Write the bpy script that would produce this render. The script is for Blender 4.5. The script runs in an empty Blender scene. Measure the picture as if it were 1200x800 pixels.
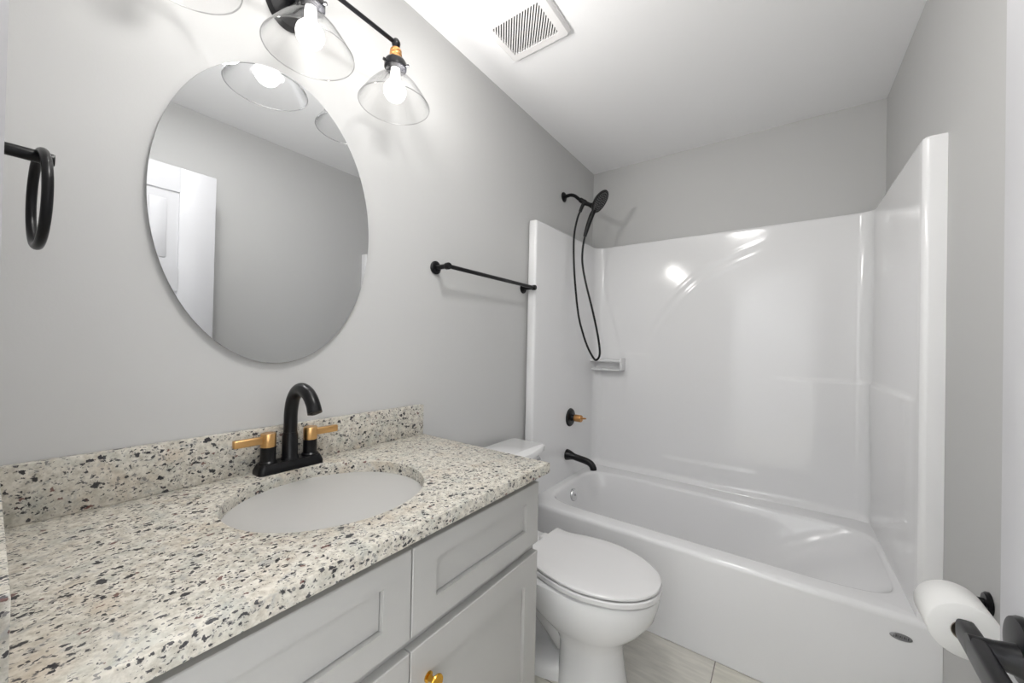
import bpy, bmesh, math
from mathutils import Vector, Matrix
PI = math.pi
sc = bpy.context.scene
COL = sc.collection

# ---------------------------------------------------------------- camera
YAW, PITCH, ROLL = 0.6242, 0.0081, 0.0215
F_PX = 443.84
cam_d = bpy.data.cameras.new('camera')
cam = bpy.data.objects.new('camera', cam_d)
COL.objects.link(cam)
fw = Vector((-math.sin(YAW) * math.cos(PITCH), math.cos(YAW) * math.cos(PITCH), math.sin(PITCH)))
rt = Vector((math.cos(YAW), math.sin(YAW), 0))
up = rt.cross(fw)
r2 = math.cos(ROLL) * rt + math.sin(ROLL) * up
u2 = -math.sin(ROLL) * rt + math.cos(ROLL) * up
M = Matrix((r2, u2, -fw)).transposed().to_4x4()
M.translation = Vector((1.1346, 0.0, 1.2008))
cam.matrix_world = M
cam_d.sensor_width = 36.0
cam_d.lens = 36.0 * F_PX / 1200.0
cam_d.clip_start = 0.02
sc.camera = cam

# ---------------------------------------------------------------- light and exposure
sc.view_settings.view_transform = 'Standard'
sc.view_settings.look = 'None'
sc.view_settings.gamma = 1.0
sc.view_settings.use_curve_mapping = False
sc.view_settings.exposure = 0.06
BULB_STRENGTH = 5.5
BULB_FILL_WATTS = 3.6
HALL_FILL_WATTS = 66.0
ROOM_FILL_WATTS = 8.4
w = bpy.data.worlds.new('world')
sc.world = w
w.use_nodes = True
w.node_tree.nodes['Background'].inputs[0].default_value = (0.9, 0.95, 1.0, 1)
w.node_tree.nodes['Background'].inputs[1].default_value = 0.3


# ---------------------------------------------------------------- materials
def mat(name, color, rough=0.5, metal=0.0, spec=0.5, coat=0.0, bump=None):
    m = bpy.data.materials.new(name)
    m.use_nodes = True
    nt = m.node_tree
    b = nt.nodes['Principled BSDF']
    b.inputs['Base Color'].default_value = (*color, 1)
    b.inputs['Roughness'].default_value = rough
    b.inputs['Metallic'].default_value = metal
    b.inputs['Specular IOR Level'].default_value = spec
    b.inputs['Coat Weight'].default_value = coat
    if bump:
        scale, strength = bump
        tc = nt.nodes.new('ShaderNodeTexCoord')
        n = nt.nodes.new('ShaderNodeTexNoise')
        n.inputs['Scale'].default_value = scale
        n.inputs['Detail'].default_value = 4
        bp = nt.nodes.new('ShaderNodeBump')
        bp.inputs['Strength'].default_value = strength
        bp.inputs['Distance'].default_value = 0.002
        nt.links.new(tc.outputs['Object'], n.inputs['Vector'])
        nt.links.new(n.outputs['Fac'], bp.inputs['Height'])
        nt.links.new(bp.outputs['Normal'], b.inputs['Normal'])
    return m


WALL = mat('wall_paint', (0.55, 0.55, 0.545), 0.6, bump=(220, 0.06))
HALLW = mat('hall_paint', (0.85, 0.85, 0.85), 0.7)
CEIL = mat('ceiling_paint', (0.92, 0.92, 0.93), 0.9, bump=(160, 0.08))
TRIM = mat('trim_paint', (0.57, 0.57, 0.59), 0.35)
CAB = mat('cabinet_paint', (0.47, 0.465, 0.45), 0.38)
CABIN = mat('cabinet_inside', (0.20, 0.20, 0.19), 0.6)
BLACK = mat('black_metal', (0.005, 0.005, 0.006), 0.28, 0.0, 0.28)
GOLD = mat('brushed_gold', (0.72, 0.43, 0.18), 0.28, 1.0, bump=(300, 0.05))
KNOBGOLD = mat('knob_gold', (0.72, 0.40, 0.06), 0.22, 1.0)
COPPER = mat('copper_gold', (0.52, 0.27, 0.10), 0.35, 0.85)
CHROME = mat('chrome', (0.75, 0.75, 0.76), 0.12, 1.0)
GELCOAT = mat('white_gelcoat', (0.81, 0.81, 0.817), 0.12, 0.0, 0.5)
PORC = mat('white_porcelain', (0.84, 0.84, 0.842), 0.08, 0.0, 0.5)
SINKW = mat('sink_porcelain', (0.95, 0.955, 0.97), 0.08, 0.0, 0.5)
SEATW = mat('seat_plastic', (0.78, 0.775, 0.775), 0.22)
PAPER = mat('toilet_paper', (0.88, 0.88, 0.87), 0.95, 0, 0.1, bump=(400, 0.15))
CARD = mat('cardboard', (0.42, 0.37, 0.31), 0.9)
VENTW = mat('vent_plastic', (0.80, 0.79, 0.79), 0.45)
DARK = mat('dark_void', (0.05, 0.05, 0.05), 0.8)
EMB = mat('embossed_metal', (0.30, 0.30, 0.31), 0.4, 0.6)
EMBD = mat('emblem_ink', (0.04, 0.04, 0.05), 0.5)
CAULK = mat('caulk', (0.85, 0.85, 0.85), 0.6)

m = MIRROR = bpy.data.materials.new('mirror_silver')
m.use_nodes = True
b = m.node_tree.nodes['Principled BSDF']
b.inputs['Base Color'].default_value = (0.69, 0.70, 0.71, 1)
b.inputs['Metallic'].default_value = 1
b.inputs['Roughness'].default_value = 0.0

m = GLASS = bpy.data.materials.new('clear_shade_glass')
m.use_nodes = True
nt = m.node_tree
nt.nodes.remove(nt.nodes['Principled BSDF'])
tr = nt.nodes.new('ShaderNodeBsdfTransparent')
tr.inputs[0].default_value = (0.985, 0.985, 0.985, 1)
gl = nt.nodes.new('ShaderNodeBsdfGlossy')
gl.inputs['Roughness'].default_value = 0.03
lw = nt.nodes.new('ShaderNodeLayerWeight')
lw.inputs['Blend'].default_value = 0.5
pw = nt.nodes.new('ShaderNodeMath')
pw.operation = 'POWER'
pw.inputs[1].default_value = 3.5
ma = nt.nodes.new('ShaderNodeMath')
ma.operation = 'MULTIPLY_ADD'
ma.inputs[1].default_value = 0.75
ma.inputs[2].default_value = 0.03
mx = nt.nodes.new('ShaderNodeMixShader')
nt.links.new(lw.outputs['Facing'], pw.inputs[0])
nt.links.new(pw.outputs[0], ma.inputs[0])
nt.links.new(ma.outputs[0], mx.inputs[0])
nt.links.new(tr.outputs[0], mx.inputs[1])
nt.links.new(gl.outputs[0], mx.inputs[2])
tm = nt.nodes.new('ShaderNodeMix')          # glass reads darker where one looks along it
tm.data_type = 'RGBA'
tm.inputs[6].default_value = (0.985, 0.985, 0.985, 1)
tm.inputs[7].default_value = (0.80, 0.805, 0.81, 1)
nt.links.new(pw.outputs[0], tm.inputs['Factor'])
nt.links.new(tm.outputs[2], tr.inputs[0])
nt.links.new(mx.outputs[0], nt.nodes['Material Output'].inputs['Surface'])


m = GLASSRIM = bpy.data.materials.new('thick_rim_glass')
m.use_nodes = True
nt = m.node_tree
nt.nodes.remove(nt.nodes['Principled BSDF'])
tr = nt.nodes.new('ShaderNodeBsdfTransparent')
tr.inputs[0].default_value = (0.88, 0.88, 0.88, 1)
gl = nt.nodes.new('ShaderNodeBsdfGlossy')
gl.inputs['Roughness'].default_value = 0.08
mx = nt.nodes.new('ShaderNodeMixShader')
mx.inputs[0].default_value = 0.35
nt.links.new(tr.outputs[0], mx.inputs[1])
nt.links.new(gl.outputs[0], mx.inputs[2])
nt.links.new(mx.outputs[0], nt.nodes['Material Output'].inputs['Surface'])


def emitter(name, color, strength):
    m = bpy.data.materials.new(name)
    m.use_nodes = True
    nt = m.node_tree
    nt.nodes.remove(nt.nodes['Principled BSDF'])
    e = nt.nodes.new('ShaderNodeEmission')
    e.inputs[0].default_value = (*color, 1)
    e.inputs[1].default_value = strength
    nt.links.new(e.outputs[0], nt.nodes['Material Output'].inputs['Surface'])
    return m


BULB = emitter('bulb_glow', (1.0, 0.975, 0.94), BULB_STRENGTH)


def granite():
    m = bpy.data.materials.new('speckled_granite')
    m.use_nodes = True
    nt = m.node_tree
    N, L = nt.nodes, nt.links
    b = N['Principled BSDF']
    b.inputs['Roughness'].default_value = 0.34
    b.inputs['Specular IOR Level'].default_value = 0.35
    tc = N.new('ShaderNodeTexCoord')

    def noise(scale, detail=3, rough=0.55, vec=None, dist=0.0):
        n = N.new('ShaderNodeTexNoise')
        n.inputs['Scale'].default_value = scale
        n.inputs['Detail'].default_value = detail
        n.inputs['Roughness'].default_value = rough
        n.inputs['Distortion'].default_value = dist
        L.new(vec or tc.outputs['Object'], n.inputs['Vector'])
        return n

    def ramp(src, p0, p1):
        r = N.new('ShaderNodeMapRange')
        r.inputs['From Min'].default_value = p0
        r.inputs['From Max'].default_value = p1
        L.new(src, r.inputs['Value'])
        return r.outputs[0]

    def mix(fac, a, c):
        x = N.new('ShaderNodeMix')
        x.data_type = 'RGBA'
        L.new(fac, x.inputs['Factor'])
        if isinstance(a, tuple):
            x.inputs[6].default_value = (*a, 1)
        else:
            L.new(a, x.inputs[6])
        if isinstance(c, tuple):
            x.inputs[7].default_value = (*c, 1)
        else:
            L.new(c, x.inputs[7])
        return x.outputs[2]

    def mul(a, c):
        x = N.new('ShaderNodeMath')
        x.operation = 'MULTIPLY'
        L.new(a, x.inputs[0])
        if isinstance(c, (int, float)):
            x.inputs[1].default_value = c
        else:
            L.new(c, x.inputs[1])
        return x.outputs[0]

    # warped coordinates give the crystals ragged, streaky outlines
    wn = noise(130, 3)
    va = N.new('ShaderNodeVectorMath')
    va.operation = 'MULTIPLY_ADD'
    va.inputs[1].default_value = (0.0135, 0.0135, 0.0135)
    L.new(wn.outputs['Color'], va.inputs[0])
    L.new(tc.outputs['Object'], va.inputs[2])
    mp = N.new('ShaderNodeMapping')
    mp.inputs['Rotation'].default_value = (0.3, 0.25, 0.5)
    mp.inputs['Scale'].default_value = (1.0, 0.72, 1.0)
    L.new(va.outputs[0], mp.inputs['Vector'])

    col = mix(ramp(noise(70, 4, 0.7).outputs['Fac'], 0.40, 0.66), (0.665, 0.635, 0.565), (0.42, 0.39, 0.33))
    col = mix(mul(ramp(noise(14, 3).outputs['Fac'], 0.53, 0.72), 0.42), col, (0.50, 0.395, 0.285))
    col = mix(mul(ramp(noise(45, 4, 0.6, dist=0.6).outputs['Fac'], 0.58, 0.70), 0.75), col, (0.37, 0.37, 0.36))
    col = mix(mul(ramp(noise(22, 3).outputs['Color'], 0.50, 0.66), 0.45), col, (0.38, 0.41, 0.375))

    def specks(scale, keep, size, color, amount, seed):
        mp2 = N.new('ShaderNodeMapping')
        mp2.inputs['Location'].default_value = (seed, seed * 1.7, seed * 0.6)
        L.new(mp.outputs[0], mp2.inputs['Vector'])
        v = N.new('ShaderNodeTexVoronoi')
        v.inputs['Scale'].default_value = scale
        L.new(mp2.outputs[0], v.inputs['Vector'])
        sp = N.new('ShaderNodeSeparateColor')
        L.new(v.outputs['Color'], sp.inputs[0])
        thr = N.new('ShaderNodeMath')       # which cells are dark
        thr.operation = 'LESS_THAN'
        thr.inputs[1].default_value = keep
        L.new(sp.outputs[0], thr.inputs[0])
        sz = N.new('ShaderNodeMath')        # individual size
        sz.operation = 'MULTIPLY_ADD'
        sz.inputs[1].default_value = size * 0.75
        sz.inputs[2].default_value = size * 0.4
        L.new(sp.outputs[1], sz.inputs[0])
        d = N.new('ShaderNodeMath')
        d.operation = 'SUBTRACT'
        L.new(sz.outputs[0], d.inputs[0])
        L.new(v.outputs['Distance'], d.inputs[1])
        msk = mul(mul(ramp(d.outputs[0], 0.0, 0.10), thr.outputs[0]), amount)
        return lambda base: mix(msk, base, color)

    col = specks(230, 0.44, 0.50, (0.11, 0.11, 0.12), 0.75, 3.1)(col)
    col = specks(150, 0.36, 0.48, (0.022, 0.022, 0.030), 0.93, 0.0)(col)
    col = specks(95, 0.16, 0.45, (0.014, 0.014, 0.020), 0.96, 7.7)(col)
    col = specks(64, 0.07, 0.40, (0.020, 0.020, 0.026), 0.95, 1.9)(col)
    col = specks(110, 0.045, 0.50, (0.12, 0.035, 0.03), 0.85, 5.2)(col)
    L.new(col, b.inputs['Base Color'])
    return m


GRANITE = granite()


def floor_tile():
    m = bpy.data.materials.new('floor_tile')
    m.use_nodes = True
    nt = m.node_tree
    N, L = nt.nodes, nt.links
    b = N['Principled BSDF']
    b.inputs['Roughness'].default_value = 0.4
    tc = N.new('ShaderNodeTexCoord')
    mp = N.new('ShaderNodeMapping')
    mp.inputs['Location'].default_value = (-0.9335 + 0.61 * 4, -1.2 + 0.61 * 4, 0)
    L.new(tc.outputs['Object'], mp.inputs['Vector'])
    br = N.new('ShaderNodeTexBrick')
    br.offset = 0.0
    br.inputs['Scale'].default_value = 1.0
    br.inputs['Brick Width'].default_value = 0.61
    br.inputs['Row Height'].default_value = 0.61
    br.inputs['Mortar Size'].default_value = 0.0018
    br.inputs['Mortar Smooth'].default_value = 0.1
    br.inputs['Bias'].default_value = 0
    br.inputs['Color1'].default_value = (0.68, 0.66, 0.575, 1)
    br.inputs['Color2'].default_value = (0.68, 0.66, 0.61, 1)
    br.inputs['Mortar'].default_value = (0.22, 0.20, 0.18, 1)
    L.new(mp.outputs[0], br.inputs['Vector'])
    mp2 = N.new('ShaderNodeMapping')
    mp2.inputs['Scale'].default_value = (4, 26, 4)
    mp2.inputs['Rotation'].default_value = (0, 0, 0.12)
    L.new(tc.outputs['Object'], mp2.inputs['Vector'])
    n = N.new('ShaderNodeTexNoise')
    n.inputs['Scale'].default_value = 2.2
    n.inputs['Detail'].default_value = 6
    L.new(mp2.outputs[0], n.inputs['Vector'])
    rp = N.new('ShaderNodeMapRange')
    rp.inputs['From Min'].default_value = 0.3
    rp.inputs['From Max'].default_value = 0.7
    rp.inputs['To Min'].default_value = 0.86
    rp.inputs['To Max'].default_value = 1.10
    L.new(n.outputs['Fac'], rp.inputs['Value'])
    x = N.new('ShaderNodeVectorMath')
    x.operation = 'SCALE'
    L.new(br.outputs['Color'], x.inputs[0])
    L.new(rp.outputs[0], x.inputs['Scale'])
    L.new(x.outputs[0], b.inputs['Base Color'])
    return m


TILE = floor_tile()


# ---------------------------------------------------------------- mesh helpers
class MB:
    """Collects geometry in room coordinates; build() links it as ONE object."""

    def __init__(self):
        self.v, self.f = [], []

    def add(self, verts, faces):
        k = len(self.v)
        self.v += [tuple(p) for p in verts]
        self.f += [tuple(i + k for i in f) for f in faces]
        return self

    def box(self, a, c, bev=0.0, seg=2):
        bm = bmesh.new()
        bmesh.ops.create_cube(bm, size=1)
        for v in bm.verts:
            v.co = Vector([(a[i] + c[i]) / 2 + v.co[i] * (c[i] - a[i]) for i in range(3)])
        if bev:
            bmesh.ops.bevel(bm, geom=bm.edges[:], offset=bev, segments=seg, profile=0.5, affect='EDGES')
        bm.verts.index_update()
        self.add([v.co for v in bm.verts], [[v.index for v in f.verts] for f in bm.faces])
        bm.free()
        return self

    def rings(self, rings, cap0=True, cap1=True, closed=True):
        n = len(rings[0])
        vs = [p for r in rings for p in r]
        fs = []
        for i in range(len(rings) - 1):
            for j in range(n if closed else n - 1):
                k = (j + 1) % n
                fs.append((i * n + j, i * n + k, (i + 1) * n + k, (i + 1) * n + j))
        if cap0:
            fs.append(tuple(reversed(range(n))))
        if cap1:
            fs.append(tuple((len(rings) - 1) * n + j for j in range(n)))
        return self.add(vs, fs)

    def lathe(self, prof, origin, axis=(0, 0, 1), n=32, cap0=True, cap1=True, sx=1.0, sy=1.0, ref=None):
        """prof: list of (radius, distance along axis)."""
        ax = Vector(axis).normalized()
        ref = Vector(ref) if ref else (Vector((1, 0, 0)) if abs(ax.x) < 0.9 else Vector((0, 1, 0)))
        e1 = (ref - ax * ref.dot(ax)).normalized()
        e2 = ax.cross(e1)
        o = Vector(origin)
        rr = []
        for r, d in prof:
            rr.append([o + ax * d + e1 * (sx * r * math.cos(2 * PI * k / n)) + e2 * (sy * r * math.sin(2 * PI * k / n))
                       for k in range(n)])
        return self.rings(rr, cap0, cap1)

    def tube(self, pts, rad, n=16, caps=True, flat=1.0):
        pts = [Vector(p) for p in pts]
        rads = rad if isinstance(rad, (list, tuple)) else [rad] * len(pts)
        t = [(pts[min(i + 1, len(pts) - 1)] - pts[max(i - 1, 0)]).normalized() for i in range(len(pts))]
        nv = t[0].orthogonal().normalized()
        rr = []
        for i, p in enumerate(pts):
            nv = (nv - t[i] * nv.dot(t[i])).normalized()
            bn = t[i].cross(nv)
            rr.append([p + nv * (rads[i] * math.cos(2 * PI * k / n)) + bn * (flat * rads[i] * math.sin(2 * PI * k / n))
                       for k in range(n)])
        return self.rings(rr, caps, caps)

    def build(self, name, material, parent=None, smooth=True, angle=40):
        base = Vector(parent['_base']) if parent is not None and '_base' in parent else Vector((0, 0, 0))
        me = bpy.data.meshes.new(name)
        me.from_pydata([Vector(p) - base for p in self.v], [], self.f)
        bm = bmesh.new()
        bm.from_mesh(me)
        bmesh.ops.recalc_face_normals(bm, faces=bm.faces[:])
        bm.to_mesh(me)
        bm.free()
        me.materials.append(material)
        if smooth:
            me.polygons.foreach_set('use_smooth', [True] * len(me.polygons))
            me.set_sharp_from_angle(angle=math.radians(angle))
        o = bpy.data.objects.new(name, me)
        COL.objects.link(o)
        if parent is not None:
            o.parent = parent
            o['_base'] = tuple(base)
        return o


def thing(name, loc, label, cat, group=None):
    o = bpy.data.objects.new(name, None)
    o.empty_display_size = 0.05
    COL.objects.link(o)
    o.location = loc
    o['_base'] = tuple(loc)
    o['label'] = label
    o['category'] = cat
    if group:
        o['group'] = group
    return o


def struct(o):
    o['kind'] = 'structure'
    return o


def bez(pts, n=12):
    """Catmull-Rom through pts."""
    P = [Vector(p) for p in pts]
    P = [2 * P[0] - P[1]] + P + [2 * P[-1] - P[-2]]
    out = []
    for i in range(1, len(P) - 2):
        for k in range(n):
            t = k / n
            a, b_, c, d = P[i - 1], P[i], P[i + 1], P[i + 2]
            out.append(0.5 * (2 * b_ + (c - a) * t + (2 * a - 5 * b_ + 4 * c - d) * t * t + (3 * b_ - a - 3 * c + d) * t ** 3))
    out.append(P[-2])
    return out


def smooth01(t):
    t = max(0.0, min(1.0, t))
    return t * t * (3 - 2 * t)


# ---------------------------------------------------------------- room shell
W, YB, H = 1.524, 2.541, 2.44
YE = -0.012                      # room face of the entry wall
HY = -1.5                        # far end of the hall behind the doorway
struct(MB().box((-0.12, HY - .1, -0.1), (W + 0.12, YB + 0.12, 0)).build('floor', TILE, smooth=False))
struct(MB().box((-0.12, HY - .1, H), (W + 0.12, YB + 0.12, H + 0.1)).build('ceiling', CEIL, smooth=False))
struct(MB().box((-0.12, YE - .12, 0), (0, YB + 0.12, H)).build('wall_left', WALL, smooth=False))
struct(MB().box((-0.12, HY - .1, 0), (0, YE - .12, H)).build('wall_hall_left', HALLW, smooth=False))
struct(MB().box((W, YE - .12, 0), (W + 0.12, YB + 0.12, H)).build('wall_right', WALL, smooth=False))
struct(MB().box((W, HY - .1, 0), (W + .12, YE - .12, H)).build('wall_hall_right', HALLW, smooth=False))
struct(MB().box((0, YB, 0), (W, YB + 0.12, H)).build('wall_back', WALL, smooth=False))
struct(MB().box((0, HY - .1, 0), (W, HY, H)).build('wall_hall', HALLW, smooth=False))
fr = MB()
fr.box((0, YE - 0.12, 0), (0.645, YE, H))
fr.box((1.375, YE - 0.12, 0), (W, YE, H))
fr.box((0.645, YE - 0.12, 2.065), (1.375, YE, H))
struct(fr.build('wall_front', WALL, smooth=False))
# door casing on the room side and the hall side
cs = MB()
PROF = [(0.0, 0.0), (0.0, 0.008), (0.012, 0.0115), (0.034, 0.0125), (0.042, 0.0178), (0.056, 0.0178), (0.058, 0.016), (0.058, 0.0)]   # moulded casing: thin at the opening
for yf, sg in ((YE, 1), (YE - 0.12, -1)):
    cs.rings([[(0.648 - a, yf + sg * d, z) for a, d in PROF] for z in (0, 2.12)])
    cs.rings([[(1.372 + a, yf + sg * d, z) for a, d in PROF] for z in (0, 2.12)])
    cs.rings([[(x, yf + sg * d, 2.062 + a) for a, d in PROF] for x in (0.600, 1.42)])
struct(cs.build('trim_1', TRIM))
struct(MB().box((W - 0.014, 0.1, 0), (W, 1.655, 0.09), 0.003).build('baseboard_right', TRIM))
struct(MB().box((0, 0.985, 0), (0.014, 1.655, 0.09), 0.003).build('baseboard_left', TRIM))

# open door leaf, folded back towards the right wall
DX, DY0, DY1, DZ = 1.342, -0.005, 0.698, 2.045
door = bpy.data.objects.new('door_1', None)
COL.objects.link(door)
door.location = (DX, DY0, 0)
door['_base'] = (DX, DY0, 0)
door['kind'] = 'structure'
leaf = MB()
# six-panel leaf: core slab plus raised frame members, panels left as recesses with raised fields
core0, core1 = DX + 0.007, DX + 0.028
leaf.box((core0, DY0 + .01, 0.012), (core1, DY1 - .01, DZ - .004))
ys = [DY0, DY0 + 0.145, 0.300, 0.394, DY1 - 0.148, DY1]
zs = [0.010, 0.22, 0.80, 0.94, 1.43, 1.545, 1.922, DZ]
for xa, xb in ((DX, DX + 0.010), (DX + 0.025, DX + 0.035)):
    for a, c in ((0, 1), (2, 3), (4, 5)):
        leaf.box((xa, ys[a], zs[0]), (xb, ys[c], zs[7]), 0.0025)
    for a, c in ((0, 1), (2, 3), (4, 5), (6, 7)):
        for ya, yb in ((ys[1], ys[2]), (ys[3], ys[4])):
            leaf.box((xa, ya - .003, zs[a] + (.0003 if a == 0 else 0)), (xb - (.0002 if xa != DX else 0) , yb + .003, zs[c] - (.0003 if c == 7 else 0)))
    for ya, yb in ((ys[1], ys[2]), (ys[3], ys[4])):
        for za, zb in ((zs[1], zs[2]), (zs[3], zs[4]), (zs[5], zs[6])):
            g = 0.045
            mid = (xa + xb) / 2
            lo, hi = (DX + .0025, core0 + .004) if xa == DX else (core1 - .004, DX + .0325)
            leaf.box((lo, ya + g, za + g), (hi, yb - g, zb - g), 0.003)
leaf.build('door_leaf', TRIM, door, angle=30)
# black lever handle near the free edge
hy, hz = 0.634, 0.894
hd = MB()
hd.lathe([(0.0, 0), (0.033, 0), (0.033, 0.004), (0.031, 0.008), (0.020, 0.0095), (0.0, 0.0095)], (DX + .0005, hy, hz), (-1, 0, 0), 40, False, False)
rose = hd.build('door_handle', BLACK, door)
nk = MB()
nk.lathe([(0.0165, 0.006), (0.0150, 0.012), (0.0125, 0.024), (0.0115, 0.043)], (DX, hy - .008, hz - .007), (-1, 0, 0), 28)
nk.build('handle_neck', BLACK, rose)
lv = MB()
prof = []
for y, z, hh, xx in ((0.664, .884, .0115, 1.307), (0.661, .884, .0130, 1.307), (0.640, .884, .0140, 1.307), (0.60, .885, .0140, 1.305), (0.55, .887, .0135, 1.303), (0.515, .888, .0125, 1.304)):
    tk = 0.0075
    ring = []
    for k in range(24):
        a = 2 * PI * k / 24
        cx_, cz_ = math.cos(a), math.sin(a)
        e = 0.45
        ring.append((xx + tk * math.copysign(abs(cx_) ** e, cx_), y, z + hh * math.copysign(abs(cz_) ** e, cz_)))
    prof.append(ring)
lv.rings(prof)
lv.build('lever', BLACK, rose)

# ---------------------------------------------------------------- added fill lamps, out of view: one in the room, one in the hall
def add_fill_lamp(x, y, r, watts, color, label):
    t = thing('fill_lamp', (x, y, H), label, 'ceiling light')
    MB().lathe([(0.0, 0.0004), (r * 1.08, 0.0004), (r * 1.08, 0.012), (r, 0.018)], (x, y, H), (0, 0, -1), 48, False, False).build('fill_lamp_base', TRIM, t)
    MB().lathe([(r * 0.98, 0.016), (r * 0.9, 0.028), (r * 0.6, 0.036), (0.0, 0.039)], (x, y, H), (0, 0, -1), 48, False, False).build('fill_diffuser', FILL_GLOW, t)
    d = bpy.data.lights.new('fill_light', 'AREA')
    d.shape = 'DISK'
    d.size = 2 * r
    d.energy = watts
    d.color = color
    o = bpy.data.objects.new('fill_light', d)
    COL.objects.link(o)
    o.parent = t
    o.location = (0, 0, -0.042)


FILL_GLOW = emitter('fill_lamp_glow', (1.0, 0.98, 0.95), 8.0)
add_fill_lamp(0.80, 0.48, 0.14, ROOM_FILL_WATTS, (1.0, 0.985, 0.96), 'round white flush fill lamp added out of view just inside the bathroom doorway')
add_fill_lamp(0.48, -0.30, 0.12, HALL_FILL_WATTS, (0.96, 0.98, 1.0), 'round white flush fill lamp added out of view in the hall outside the doorway')

# ---------------------------------------------------------------- bathtub and shower surround
tub = thing('bathtub', (0.762, 2.1, 0), 'glossy white bathtub with moulded shower surround filling the back alcove', 'bathtub')
FY = 1.660                      # apron face
RZ = 0.393


def rect_hit(c, d, x0, x1, y0, y1):
    t = 1e9
    if d[0] > 1e-9: t = min(t, (x1 - c[0]) / d[0])
    if d[0] < -1e-9: t = min(t, (x0 - c[0]) / d[0])
    if d[1] > 1e-9: t = min(t, (y1 - c[1]) / d[1])
    if d[1] < -1e-9: t = min(t, (y0 - c[1]) / d[1])
    return (c[0] + d[0] * t, c[1] + d[1] * t)


BX0, BX1, BY0, BY1 = 0.108, 1.462, 1.747, 2.352   # basin mouth
TX0, TX1, TY1 = 0.0008, W - 0.0008, YB - 0.004
NT = 240


def basin_pt(t, inset=0.0, x0=BX0, x1=BX1, y0=BY0, y1=BY1, e=0.30):
    cx, cy = (x0 + x1) / 2, (y0 + y1) / 2
    a, c = (x1 - x0) / 2 - inset, (y1 - y0) / 2 - inset
    ct, st = math.cos(t), math.sin(t)
    return (cx + a * math.copysign(abs(ct) ** e, ct), cy + c * math.copysign(abs(st) ** e, st))


tb = MB()
cB = ((BX0 + BX1) / 2, (BY0 + BY1) / 2)
# angles evenly spaced along the outline, plus the four outer corners
angs = []
for k in range(NT):
    angs.append(2 * PI * k / NT)
R = []
outs = []
for t in angs:
    bx, by = basin_pt(t)
    d = (bx - cB[0], by - cB[1])
    outs.append(rect_hit(cB, d, TX0, TX1, FY, TY1))
for cxr, cyr in ((TX0, FY), (TX1, FY), (TX0, TY1), (TX1, TY1)):
    k = min(range(NT), key=lambda i: (outs[i][0] - cxr) ** 2 + (outs[i][1] - cyr) ** 2)
    outs[k] = (cxr, cyr)


def off_in(p, dd):
    return (min(max(p[0], TX0 + dd), TX1 - dd), min(max(p[1], FY + dd), TY1 - dd))


R.append([(*p, 0.002) for p in outs])
R.append([(*p, 0.15) for p in outs])
R.append([(*p, RZ - 0.022) for p in outs])
for k in range(1, 6):
    a = k / 5 * PI / 2
    dd = 0.020 * (1 - math.cos(a))
    R.append([(*off_in(p, dd), RZ - 0.022 + 0.022 * math.sin(a)) for p in outs])
mids = [(basin_pt(t, -0.012)) for t in angs]
R.append([(*p, RZ) for p in mids])
rad = 0.022
for k in range(1, 7):
    a = k / 6 * PI / 2 * 0.86
    R.append([(*basin_pt(t, -0.012 + rad * math.sin(a)), RZ - rad * (1 - math.cos(a))) for t in angs])
for z, ix0, ix1, iy in ((0.335, 0.020, 0.065, 0.016), (0.27, 0.032, 0.17, 0.026), (0.20, 0.045, 0.27, 0.042), (0.13, 0.062, 0.36, 0.062), (0.09, 0.085, 0.42, 0.085), (0.070, 0.13, 0.48, 0.12), (0.065, 0.20, 0.55, 0.18)):
    R.append([(*basin_pt(t, 0.0, BX0 + ix0, BX1 - ix1, BY0 + iy, BY1 - iy, 0.36), z) for t in angs])
tb.rings(R, cap0=False, cap1=True)
tb.build('tub', GELCOAT, tub, angle=50)

# surround walls: a U-shaped sheet with rounded corners and moulded ledges
LX, RX, BYW = 0.063, 1.472, 2.492        # inner faces
path = []                                # (x, y) in plan from the left front return to the right one


def arc(cx, cy, r, a0, a1, n):
    return [(cx + r * math.cos(a0 + (a1 - a0) * k / n), cy + r * math.sin(a0 + (a1 - a0) * k / n)) for k in range(n + 1)]


FYL, FYR = 1.686, 1.668
path += [(0.0015, FYL + .028), (0.016, FYL + .004), (0.020, FYL), (0.030, FYL)]
path += arc(LX - 0.014, FYL + 0.014, 0.014, -PI / 2, 0, 6)
for k in range(1, 24):
    path.append((LX, FYL + 0.014 + (BYW - 0.055 - FYL - 0.014) * k / 24))
path += arc(LX + 0.055, BYW - 0.055, 0.055, PI, PI / 2, 10)
NBX = 150
for k in range(1, NBX):
    path.append((LX + 0.055 + (RX - LX - 0.11) * k / NBX, BYW))
path += arc(RX - 0.055, BYW - 0.055, 0.055, PI / 2, 0, 10)
for k in range(1, 24):
    path.append((RX, BYW - 0.055 - (BYW - 0.055 - FYR - 0.016) * k / 24))
path += arc(RX + 0.016, FYR + 0.016, 0.016, PI, 1.5 * PI, 6)
path += [(1.506, FYR), (1.5236, FYR)]


def arch_z(x):
    pts = ((0.40, 1.27), (0.4735, 1.403), (0.622, 1.582), (0.761, 1.688), (1.014, 1.790), (1.14, 1.815))
    for (xa, za), (xb, zb) in zip(pts, pts[1:]):
        if x <= xb:
            i = pts.index((xa, za))
            p = [Vector((pts[max(0, min(len(pts) - 1, j))])) for j in (i - 1, i, i + 1, i + 2)]
            t = (x - xa) / (xb - xa)
            ma = (p[2].y - p[0].y) / max(1e-6, p[2].x - p[0].x)
            mb_ = (p[3].y - p[1].y) / max(1e-6, p[3].x - p[1].x)
            h = xb - xa
            return ((2 * t ** 3 - 3 * t * t + 1) * za + (t ** 3 - 2 * t * t + t) * h * ma + (-2 * t ** 3 + 3 * t * t) * zb + (t ** 3 - t * t) * h * mb_)
    return pts[-1][1]


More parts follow.
